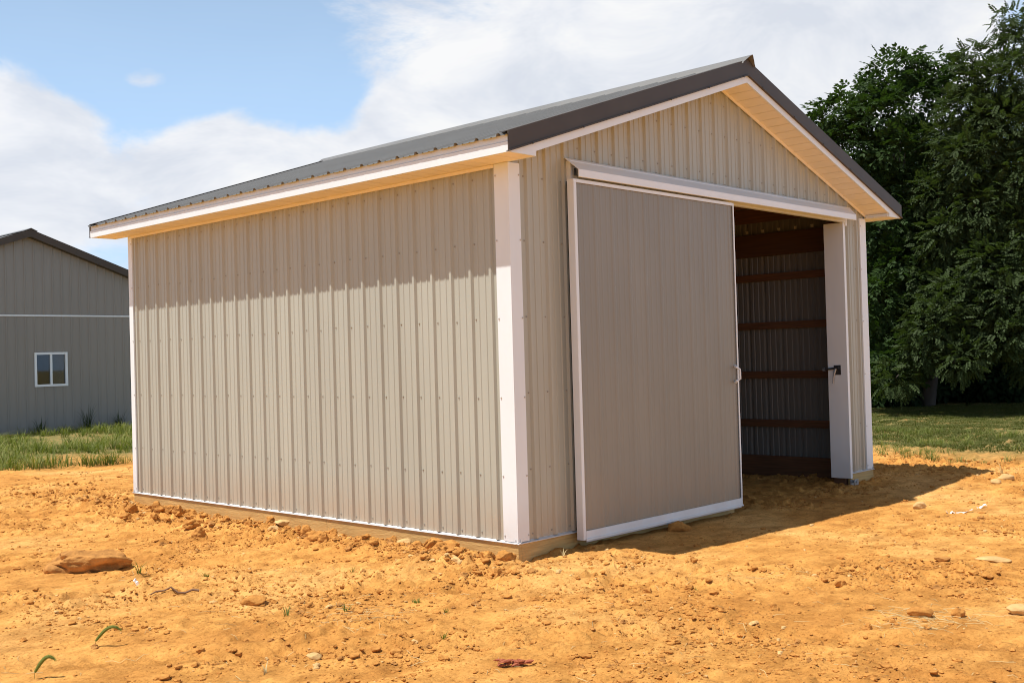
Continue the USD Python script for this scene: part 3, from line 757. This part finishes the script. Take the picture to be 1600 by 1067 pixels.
# slim trunks of saplings and shrubs under the boughs
for k, (u, dist, hgt, rr, lab) in enumerate([(1375, 29.5, 1.6, 1.0, 'low dark bush at the foot of the trees nearest the shed corner'), (1425, 31.0, 1.9, 1.1, 'low dark bush left of the bare trunk under the trees'),
                                             (1500, 32.0, 2.2, 1.3, 'low dark bush in deep shade right of the bare trunk'), (1570, 31.5, 2.0, 1.3, 'low dark bush behind the boulder under the trees'),
                                             (1640, 30.0, 2.2, 1.3, 'low dark bush at the right edge under the trees'), (1330, 31.0, 2.2, 1.3, 'low dark bush mostly hidden behind the shed corner'), (1556, 28.6, 1.0, .9, 'knee-high bush before the trunk of the tallest tree'),
                                             (1392, 28.4, .9, .8, 'knee-high bush before the trunk of the broadleaf tree'), (1500, 29.2, .9, .9, 'knee-high bush between the two front trees')]):
    b = ray_at(u, 600, dist); z = gz(b[0], b[1])
    cl = [np.array([b[0] + rg.normal(0, rr * .55), b[1] + rg.normal(0, rr * .55), z + rg.uniform(.2, hgt), rg.uniform(.45, .7), rg.uniform(.35, .5)]) for _ in range(16)]
    t = thing('shrub', lab, 'bush')
    obj('stems', join([tube([(b[0], b[1], z - .1), ((b[0] + c[0]) / 2, (b[1] + c[1]) / 2, (z + c[2]) / 2 + .1), c[:3]], [.025, .016, .006], 5) for c in cl]), BARK, t)
    obj('foliage', foliage(cl, 170, 'coarse', rg), LEAF3, t)


# ------------------------------------------------------------------ stones, clods, litter
def rock_mesh(seed, dims, rough=.25, sub=3, cut=.35):
    m = trimesh.creation.icosphere(sub, 1.0); v = np.array(m.vertices); r = np.random.default_rng(seed)
    for _ in range(9):      # planed faces
        d = r.normal(size=3); d /= np.linalg.norm(d); lim = r.uniform(1 - cut, .95); h = v @ d
        v = v - np.outer(np.maximum(h - lim, 0), d)
    v = v * (1 + rough * (meshkit.fbm(v * 1.7 + seed * 3.1, 4, seed)[:, None] - .5) * 1.4)
    return v * np.array(dims) / 2, np.array(m.faces)


CLODM = mat('clay_clods', (0.46, 0.215, 0.055), .95, .3, 22, bump=.6, bscale=60, spec=.1, second=(0.30, 0.125, 0.030))
ROCKM = mat('clay_stained_stone', (0.44, 0.21, 0.060), .95, .25, 11, bump=.9, bscale=45, spec=.08, second=(0.22, 0.10, 0.032))
PALE = mat('pale_stone', (0.54, 0.34, 0.14), .85, .2, 15, bump=.5, bscale=50, spec=.2)
REDM = mat('red_bark', (0.20, 0.045, 0.018), .8, .4, 30, bump=.6, bscale=60, second=(0.33, 0.09, 0.03))
LITTER = mat('white_litter', (0.78, 0.78, 0.80), .5, .1, 20)
STRAW = mat('dry_straw', (0.50, 0.39, 0.19), .8, .25, 20)
TWIG = mat('dead_twig', (0.20, 0.105, 0.055), .9, .3, 20)
BOULD = mat('weathered_boulder', (0.30, 0.26, 0.21), .9, .3, 7, bump=.6, bscale=25)


def px_ground(u, v, z=GZ):
    d = fw + rt * (u - 800) / FPX - up * (v - 533.5) / FPX
    return EYE + d * ((z - EYE[2]) / d[2])


def rock_at(u, v, dims, seed, label, m=ROCKM, rot=0.0, sink=.3, name='stone', cat='stone', rough=.25, cut=.35, sub=3, undercut=0.0):
    p = px_ground(u, v); z = gz(p[0], p[1])
    t = thing(name, None, None, (p[0], p[1], z + dims[2] * (.5 - sink)), rotz=rot) if False else None
    vv, ff = rock_mesh(seed, dims, rough, sub, cut); vv[:, 1] -= undercut * vv[:, 2]; c, s = math.cos(rot), math.sin(rot)
    vv = np.c_[vv[:, 0] * c - vv[:, 1] * s, vv[:, 0] * s + vv[:, 1] * c, vv[:, 2]]
    o = obj(name, (vv, ff), m, smooth=38, label=label, cat=cat)
    UsdGeom.Xformable(o).AddTranslateOp().Set(Gf.Vec3d(p[0], p[1], z + dims[2] * (.5 - sink)))
    return o


SX = -.814          # heading of the picture's left-right direction on the ground
rock_at(146, 890, (.62, .36, .22), 3, 'largest flat clay-coated rock lying on the bare ground at left', rot=SX + .05, sink=.22, rough=.5, sub=4, cut=.36, undercut=.55)
rock_at(100, 893, (.30, .26, .14), 14, 'lower stone leaning against the left end of the largest flat rock', rot=SX, sink=.4)
rock_at(1437, 963, (.165, .10, .075), 5, 'orange flat-topped rock beside straw at lower right', CLODM, SX, .2, 'stone')
rock_at(1497, 961, (.085, .07, .07), 6, 'small upright orange stone right of the flat-topped rock', CLODM, SX + .3, .2)
rock_at(1592, 958, (.14, .11, .075), 8, 'pale tan stone cut off by the right edge of the picture', PALE, SX, .25)
rock_at(490, 1032, (.085, .06, .045), 9, 'tan flake of stone near the bottom edge left of the red bark', PALE, SX, .25, cut=.5)
rock_at(1437, 791, (.15, .10, .09), 10, 'pale curved stone just outside the tip of the shed shadow', PALE, SX + .5, .25)
rock_at(1571, 752, (.20, .13, .10), 21, 'pale stone pair at the right end of the roof shadow, larger one', PALE, SX, .25)
rock_at(1556, 757, (.13, .10, .07), 22, 'pale stone at the right end of the roof shadow, smaller one', PALE, SX + .4, .25)
rock_at(428, 836, (.125, .10, .10), 23, 'pale angular stone against the spoil below the skirt board', PALE, SX, .25, cut=.5)
rock_at(441, 828, (.15, .11, .09), 24, 'pale angular stone just behind the one below the skirt board', PALE, SX + .8, .25, cut=.5)
rock_at(633, 852, (.16, .12, .10), 25, 'pale rounded lump touching the skirt board left of the near corner', PALE, SX, .2)
rock_at(705, 868, (.17, .12, .09), 26, 'clay lump in front of the skirt board nearest the corner', CLODM, SX, .25)
rock_at(1383, 888, (.05, .04, .04), 28, 'small grey pebble on smooth clay at right', PALE, SX, .25)
rock_at(1472, 872, (.14, .08, .05), 29, 'flat stone slab with undercut edge at right', ROCKM, SX + .2, .25, cut=.5)
rock_at(1552, 875, (.24, .14, .05), 30, 'broad flat slab of stone half buried at right', PALE, SX - .4, .35, cut=.5)
rock_at(1060, 826, (.22, .16, .12), 31, 'dark clay lump in the shade before the sliding door', CLODM, SX, .25)
rock_at(864, 858, (.12, .09, .08), 32, 'small clay lump by the corner where the shade begins', CLODM, SX, .25)
rock_at(397, 950, (.16, .11, .07), 33, 'crumbling brown clod among the weeds at lower left', CLODM, SX, .3, rough=.5)
b = ray_at(1583, 640, 29.3)
o = obj('boulder', rock_mesh(41, (.62, .5, .5), .3), BOULD, smooth=40, label='pale boulder in the shade under the trees at right', cat='boulder')
UsdGeom.Xformable(o).AddTranslateOp().Set(Gf.Vec3d(b[0], b[1], gz(b[0], b[1]) + .14))

# the red scrap of bark
p = px_ground(803, 1044); rb = []
for k in range(16):
    a = SX + RNG.normal(0, .45); c0 = np.array([RNG.uniform(-.085, .085), RNG.uniform(-.02, .02), RNG.uniform(.004, .03)]); ln = RNG.uniform(.03, .075)
    d = np.array([math.cos(a), math.sin(a), RNG.normal(0, .25)]); cc = np.array([c0[0] * math.cos(SX) - c0[1] * math.sin(SX), c0[0] * math.sin(SX) + c0[1] * math.cos(SX), c0[2]])
    vv, ff = rock_mesh(100 + k, (ln * 1.2, .024, .014), .5, 2); e = np.array([-d[1], d[0], 0]); e /= np.linalg.norm(e); u_ = np.cross(d, e)
    rb.append((vv @ np.stack([d / np.linalg.norm(d), e, u_ / np.linalg.norm(u_)]) + cc, ff))
o = obj('bark_scrap', join(rb), REDM, label='splintered reddish brown scrap of bark at the bottom of the picture', cat='bark')
UsdGeom.Xformable(o).AddTranslateOp().Set(Gf.Vec3d(p[0], p[1], gz(p[0], p[1]) + .006))
# the twig
a0, a1 = px_ground(233, 937), px_ground(312, 932)
n_ = 8; w = np.linspace(0, 1, n_)[:, None]; pp = a0 * (1 - w) + a1 * w; pp[:, 2] = [gz(x, y) + .014 for x, y in pp[:, :2]]; pp[:, :2] += RNG.normal(0, .0025, (n_, 2))
obj('twig', tube(pp, np.linspace(.005, .009, n_), 6), TWIG, smooth=True, label='thin dark twig lying on the clay below the grass tuft at left', cat='twig')


def flake(u, v, w_, l_, seed, label):
    p = px_ground(u, v); r = np.random.default_rng(seed); z = gz(p[0], p[1]) + .012
    n = 6; s = np.linspace(0, 1, n); top = []
    for k in s: top.append([(k - .5) * l_, -w_ / 2 * (1 - .5 * abs(k - .5)), .02 * math.sin(k * 5 + seed)]); top.append([(k - .5) * l_, w_ / 2 * (1 - .6 * abs(k - .5)), .02 * math.sin(k * 4 + seed) + r.uniform(0, .015)])
    top = np.array(top); bot = top - [0, 0, .002]; V = np.vstack([top, bot]); F = []
    m = len(top)
    for i in range(n - 1):
        a = 2 * i; F += [[a, a + 2, a + 3], [a, a + 3, a + 1], [m + a, m + a + 3, m + a + 2], [m + a, m + a + 1, m + a + 3], [a, m + a, m + a + 2], [a, m + a + 2, a + 2], [a + 1, a + 3, m + a + 3], [a + 1, m + a + 3, m + a + 1]]
    c, s_ = math.cos(SX), math.sin(SX); V = np.c_[V[:, 0] * c - V[:, 1] * s_, V[:, 0] * s_ + V[:, 1] * c, V[:, 2]]
    o = obj('litter_scrap', (V, np.array(F)), LITTER, label=label, cat='litter')
    UsdGeom.Xformable(o).AddTranslateOp().Set(Gf.Vec3d(p[0], p[1], z))


flake(214, 921, .035, .045, 1, 'small white scrap below the grass tuft at left')
flake(1482, 798, .05, .07, 2, 'small white scrap left of the long white strip beyond the shadow')
flake(1503, 797, .04, .20, 3, 'long white strip lying on clay beyond the shadow')
flake(1534, 790, .04, .09, 4, 'faint white scrap right of the long white strip')


# clods: five shapes, scattered where the soil is broken up
def scatter(name, protos, pos, yaw, scl, which, label, kind='stuff'):
    pi = UsdGeom.PointInstancer.Define(stage, '/World/' + name)
    for k, (m, mt) in enumerate(protos):
        usdkit.mesh(stage, f'/World/{name}/kinds/{name}_{k + 1:03d}', m, mt, smooth=(40 if name == 'loose_clods' else False))
    pi.CreatePrototypesRel().SetTargets([Sdf.Path(f'/World/{name}/kinds/{name}_{k + 1:03d}') for k in range(len(protos))])
    pi.CreatePositionsAttr(Vt.Vec3fArray.FromNumpy(pos.astype(np.float32)))
    h = yaw / 2
    pi.CreateOrientationsAttr(Vt.QuathArray([Gf.Quath(float(math.cos(a)), 0, 0, float(math.sin(a))) for a in h]))
    pi.CreateScalesAttr(Vt.Vec3fArray.FromNumpy(np.repeat(scl[:, None], 3, 1).astype(np.float32)))
    pi.CreateProtoIndicesAttr(Vt.IntArray.FromNumpy(which.astype(np.int32)))
    tag(pi, label, kind=kind)
    return pi


def in_shed(x, y, m=.0): return (x > -m) & (x < W + m) & (y > -m) & (y < LEN + m)


N = 420000
x = RNG.uniform(-5, 9, N); y = RNG.uniform(-5.4, 10.5, N)
P3 = np.stack([x, y, 0 * x], -1)
dens = np.clip((meshkit.fbm(P3 * .8, 3, 5) - .40) * 3.2, .12, 1) * np.clip((meshkit.fbm(P3 * 2.6, 3, 51) - .34) * 3.6, .08, 1)
dens = np.maximum(dens, .95 * np.exp(-((x + .42) / .33) ** 2) * ((y > -.7) & (y < LEN + .6)) * np.clip((meshkit.fbm(P3 * 2.1, 3, 12) - .38) * 5, .15, 1))
dens = np.maximum(dens, .8 * np.exp(-((x - 1.9 - y * -.5) / 1.1) ** 2) * np.exp(-((y + 2.6) / .9) ** 2) * np.clip((meshkit.fbm(P3 * 2.2, 3, 61) - .4) * 5, 0, 1))
keep = (RNG.uniform(0, 1, N) < dens) & ~in_shed(x, y, -.1) & (grass_amount(x, y) < .5)
x, y = x[keep], y[keep]; n = len(x)
sz = np.clip(.0078 * np.exp(RNG.normal(0, .66, n)), .004, .055) * (1 + .7 * np.exp(-((x + .42) / .33) ** 2) * (y > -.7))
z = ground_height(x, y) + sz * .12
protos = [(rock_mesh(200 + k, (1.3, 1.0, .75), .9, 2, .5), [CLODM, CLODM, ROCKM, CLODM, PALE][k]) for k in range(5)]
which = RNG.choice(5, n, p=[.34, .3, .12, .2, .04])
scatter('loose_clods', protos, np.stack([x, y, z], 1), RNG.uniform(0, 6.28, n), sz, which, 'small clods and crumbs of orange clay strewn over the ground')
# bigger lumps, one by one
lump = [rock_mesh(300 + k, (1.25, 1.0, .8), .95, 3, .5) for k in range(4)]
cls = []
for k in range(4):
    c = UsdGeom.Xform.Define(stage, f'/World/Looks/clod_kind_{k + 1:03d}'); c.GetPrim().SetSpecifier(Sdf.SpecifierClass)
    usdkit.mesh(stage, str(c.GetPath()) + '/lump', lump[k], CLODM, smooth=40)
    cls.append(c.GetPath())
k = 0
while k < 46:
    yy = RNG.uniform(-.4, LEN + .2); xx = -.14 - abs(RNG.normal(.25, .22))
    s = RNG.uniform(.05, .15)
    copy_of(cls[k % 4], 'dirt_clod', (xx, yy, gz(xx, yy) + s * .2), RNG.uniform(0, 6.28), 'lump of dry orange clay in the loose spoil along the foot of the long wall', 'clod', 'clods along the foot of the long wall', s)
    k += 1
for k in range(24):
    u, v = RNG.uniform(980, 1590), RNG.uniform(880, 985)
    pz = px_ground(u, v); s = RNG.uniform(.03, .065)
    copy_of(cls[k % 4], 'dirt_clod', (pz[0], pz[1], gz(pz[0], pz[1]) + s * .12), RNG.uniform(0, 6.28), 'clay clod among the crumbled soil in the open ground at right', 'clod', 'clods in the open ground at right', s)


# ------------------------------------------------------------------ grass and weeds
def blade(h, w, lean, az, base=(0, 0, 0), seg=4, curl=1.0):
    t = np.linspace(0, 1, seg + 1); d = np.array([math.cos(az), math.sin(az)]); side = np.array([-d[1], d[0], 0])
    r = lean * h * t ** 1.8; zz = h * t * (1 - .45 * lean * curl * t ** 2)
    c = np.c_[d[0] * r, d[1] * r, zz] + base; ww = w * (1 - t ** 1.6) + .0006
    V = np.vstack([c + side * ww[:, None] / 2, c - side * ww[:, None] / 2]); F = []
    m = seg + 1
    for i in range(seg): F += [[i, i + 1, m + i + 1], [i, m + i + 1, m + i]]
    return V, np.array(F)


def tuft(rng, n, h, w, spread, lean=(.2, .9)):
    out = []
    for _ in range(n):
        a = rng.uniform(0, 6.28); rr = spread * math.sqrt(rng.uniform())
        out.append(blade(h * rng.uniform(.5, 1.1), w * rng.uniform(.7, 1.3), rng.uniform(*lean), a + rng.normal(0, .5), (rr * math.cos(a), rr * math.sin(a), -.006)))
    return join(out)


GRASS = leaf_mat('weed_grass', (.125, .150, .036), (.23, .23, .066), (.42, .34, .135))
GRASSY = leaf_mat('pale_weeds', (.20, .21, .065), (.31, .29, .10), (.42, .36, .16))
SEED = leaf_mat('green_seed_head', (.20, .24, .06), (.24, .28, .075), (.28, .31, .09))
LAWN = leaf_mat('lawn_grass', (.098, .106, .031), (.165, .158, .050), (.31, .25, .105))
rw_ = np.random.default_rng(21)
weeds = [(tuft(rw_, 13, .30, .014, .14, (.3, 1.2)), GRASS), (tuft(rw_, 12, .24, .012, .17, (.5, 1.5)), GRASS), (tuft(rw_, 9, .36, .012, .13, (.4, 1.3)), GRASSY), (tuft(rw_, 16, .14, .013, .20, (.5, 1.5)), GRASS)]


def weed_field(name, n, xr, yr, size, label, seed, lo=.25, probs=(.3, .3, .15, .25)):
    r = np.random.default_rng(seed); x = r.uniform(*xr, n); y = r.uniform(*yr, n)
    g_ = grass_amount(x, y); cl = np.clip((meshkit.fbm(np.stack([x * .9, y * .9, 0 * x], -1), 3, 88) - .36) * 4.5, .0, 1)
    k = (g_ > lo * r.uniform(.5, 1, n)) & (r.uniform(0, 1, n) < cl) & ~in_shed(x, y, .1)
    x, y = x[k], y[k]; m = len(x)
    scatter(name, weeds, np.stack([x, y, ground_height(x, y)], 1), r.uniform(0, 6.28, m), r.uniform(.5, 1.15, m) * size, r.choice(4, m, p=probs), label)


weed_field('weedy_grass', 3300, (-1.5, 9.0), (10.9, 20.9), 1.1, 'weedy grass growing between the clay pad and the grey building', 5, .2, (.2, .22, .36, .22))
weed_field('yellowing_weeds', 2600, (8.2, 13.0), (-4.5, 3.4), .62, 'yellowing weeds along the edge of the clay beyond the shed', 6, .12, (.15, .2, .45, .2))
r = np.random.default_rng(9); n = 12000
x = r.uniform(9.5, 24, n); y = r.uniform(-2, 9, n); k = (grass_amount(x, y) > .75 + .2 * r.uniform(0, 1, n)) & ((y - 1.5) < .42 * (x - 8)) & (y > -4 + .15 * x)
x, y = x[k], y[k]; m = len(x)
lt = [(tuft(r, 26, .050, .010, .17, (.4, 1.2)), LAWN) for _ in range(3)]
scatter('lawn', lt, np.stack([x, y, ground_height(x, y)], 1), r.uniform(0, 6.28, m), r.uniform(.7, 1.3, m), r.choice(3, m), 'short mown grass between the clay and the trees')
# taller weeds against the far wall
for (u, v, h, lab) in ((130, 672, .75, 'tall dark weed against the grey wall below and right of the window'), (168, 668, .55, 'dark weed against the grey wall near the shed edge'), (62, 678, .45, 'low weed against the grey wall directly below the window')):
    p = px_ground(u, v); p = p + (BY - .2 - p[1]) / (fw[1]) * fw * 0 ; yy = BY - .22
    t = thing('weed', lab, 'weed', (p[0], min(p[1], yy), gz(p[0], min(p[1], yy))))
    obj('leaves', tuft(rw_, 26, h, .018, .13, (.1, .5)), LEAF2, t)
# single tufts on the bare clay
for (u, v, h, n, sp, m_, lab) in ((218, 908, .12, 11, .018, GRASS, 'green grass tuft just right of the largest rock'), (322, 910, .05, 16, .022, GRASS, 'low dark green weed on clay right of the grass tuft'),
                                  (448, 970, .085, 9, .016, GRASS, 'small green tuft beside the crumbling brown clod'), (540, 957, .06, 12, .02, GRASS, 'sparse grass sprigs right of the crumbling clod'),
                                  (650, 943, .045, 22, .022, GRASS, 'flat weed on the clay in front of the long wall'), (697, 957, .05, 9, .012, GRASS, 'tiny green sprig right of the flat weed'),
                                  (1087, 920, .06, 7, .01, GRASS, 'tiny upright sprig in the open clay below the door'), (692, 1000, .07, 7, .012, GRASS, 'thin grass sprig above and left of the red bark'),
                                  (880, 868, .09, 5, .008, STRAW, 'dry upright stems by the near corner of the shed'), (415, 1052, .07, 6, .008, STRAW, 'dry sprig at the bottom edge of the picture'),
                                  (550, 895, .07, 7, .014, GRASS, 'thin sprig on the clay below the middle of the long wall'), (1565, 742, .22, 7, .012, STRAW, 'dry stems in the far end of the roof shadow')):
    p = px_ground(u, v)
    t = obj('grass_tuft', tuft(rw_, n, h, .007, sp), m_, label=lab, cat='grass tuft')
    UsdGeom.Xformable(t).AddTranslateOp().Set(Gf.Vec3d(p[0], p[1], gz(p[0], p[1])))
# nodding foxtail heads in the foreground
for (u, v, w_, lab) in ((150, 1014, .135, 'arched green foxtail head in the foreground at left'), (55, 1064, .10, 'foxtail head cut off by the bottom edge at left')):
    p = px_ground(u, v); z = gz(p[0], p[1]); hd = np.array([math.cos(SX), math.sin(SX), 0])
    s = np.linspace(0, 1, 26); arc = np.array([p[0], p[1], z + .035]) + np.outer(w_ * s, hd) + np.outer(.075 * np.sin(s * 2.2) - .0 * s, [0, 0, 1])
    stem = np.array([[p[0], p[1], z - .01] + hd * -.01, [p[0], p[1], z + .05], arc[0]]) if False else np.array([np.array([p[0], p[1], z - .01]) - hd * .006, np.array([p[0], p[1], z + .015]) - hd * .004, arc[0]])
    t = thing('foxtail_grass', lab, 'grass')
    obj('stem', tube(stem, [.0016, .0014, .0012], 5), GRASS, t)
    obj('seed_head', tube(arc, 1.35 * (.0062 * np.sin(np.pi * (.12 + .86 * s)) ** .6 + .001), 7), SEED, t)
    br = []
    for k in range(800):
        i = rw_.uniform(0, 25); c = arc[int(i)]; d = rw_.normal(size=3); d /= np.linalg.norm(d); tg = arc[min(int(i) + 1, 25)] - arc[max(int(i) - 1, 0)]; tg /= np.linalg.norm(tg)
        e = c + (d * .9 + tg * .7) * .018; sd = np.cross(d, tg); sd /= np.linalg.norm(sd) + 1e-9
        br.append((np.array([c + sd * .0009, c - sd * .0009, e]), np.array([[0, 1, 2]])))
    obj('bristles', join(br), SEED, t, kind='stuff')
# dry straw lying about
sb = []
for k in range(420):
    u, v = RNG.uniform(0, 1600), RNG.uniform(880, 1066)
    if k % 3 == 0: u, v = RNG.normal(1440, 45), RNG.normal(968, 10)
    if k % 3 == 1 and k % 2: u, v = RNG.normal(560, 45), RNG.normal(968, 14)
    p = px_ground(u, v); a = RNG.uniform(0, 6.28); ln = RNG.uniform(.03, .13)
    if grass_amount(p[:1], p[1:2])[0] > .5: continue
    e = np.array([p[0] + ln * math.cos(a), p[1] + ln * math.sin(a)]); mm = (p[:2] + e) / 2
    pts = [(p[0], p[1], gz(p[0], p[1]) + .004), (mm[0] + RNG.normal(0, .006), mm[1], gz(*mm) + .008), (e[0], e[1], gz(*e) + .004)]
    sb.append(tube(pts, [.0011, .0014, .0008], 3, False))
obj('straw', join(sb), STRAW, label='thin dry straw strewn over the bare clay', kind='stuff')
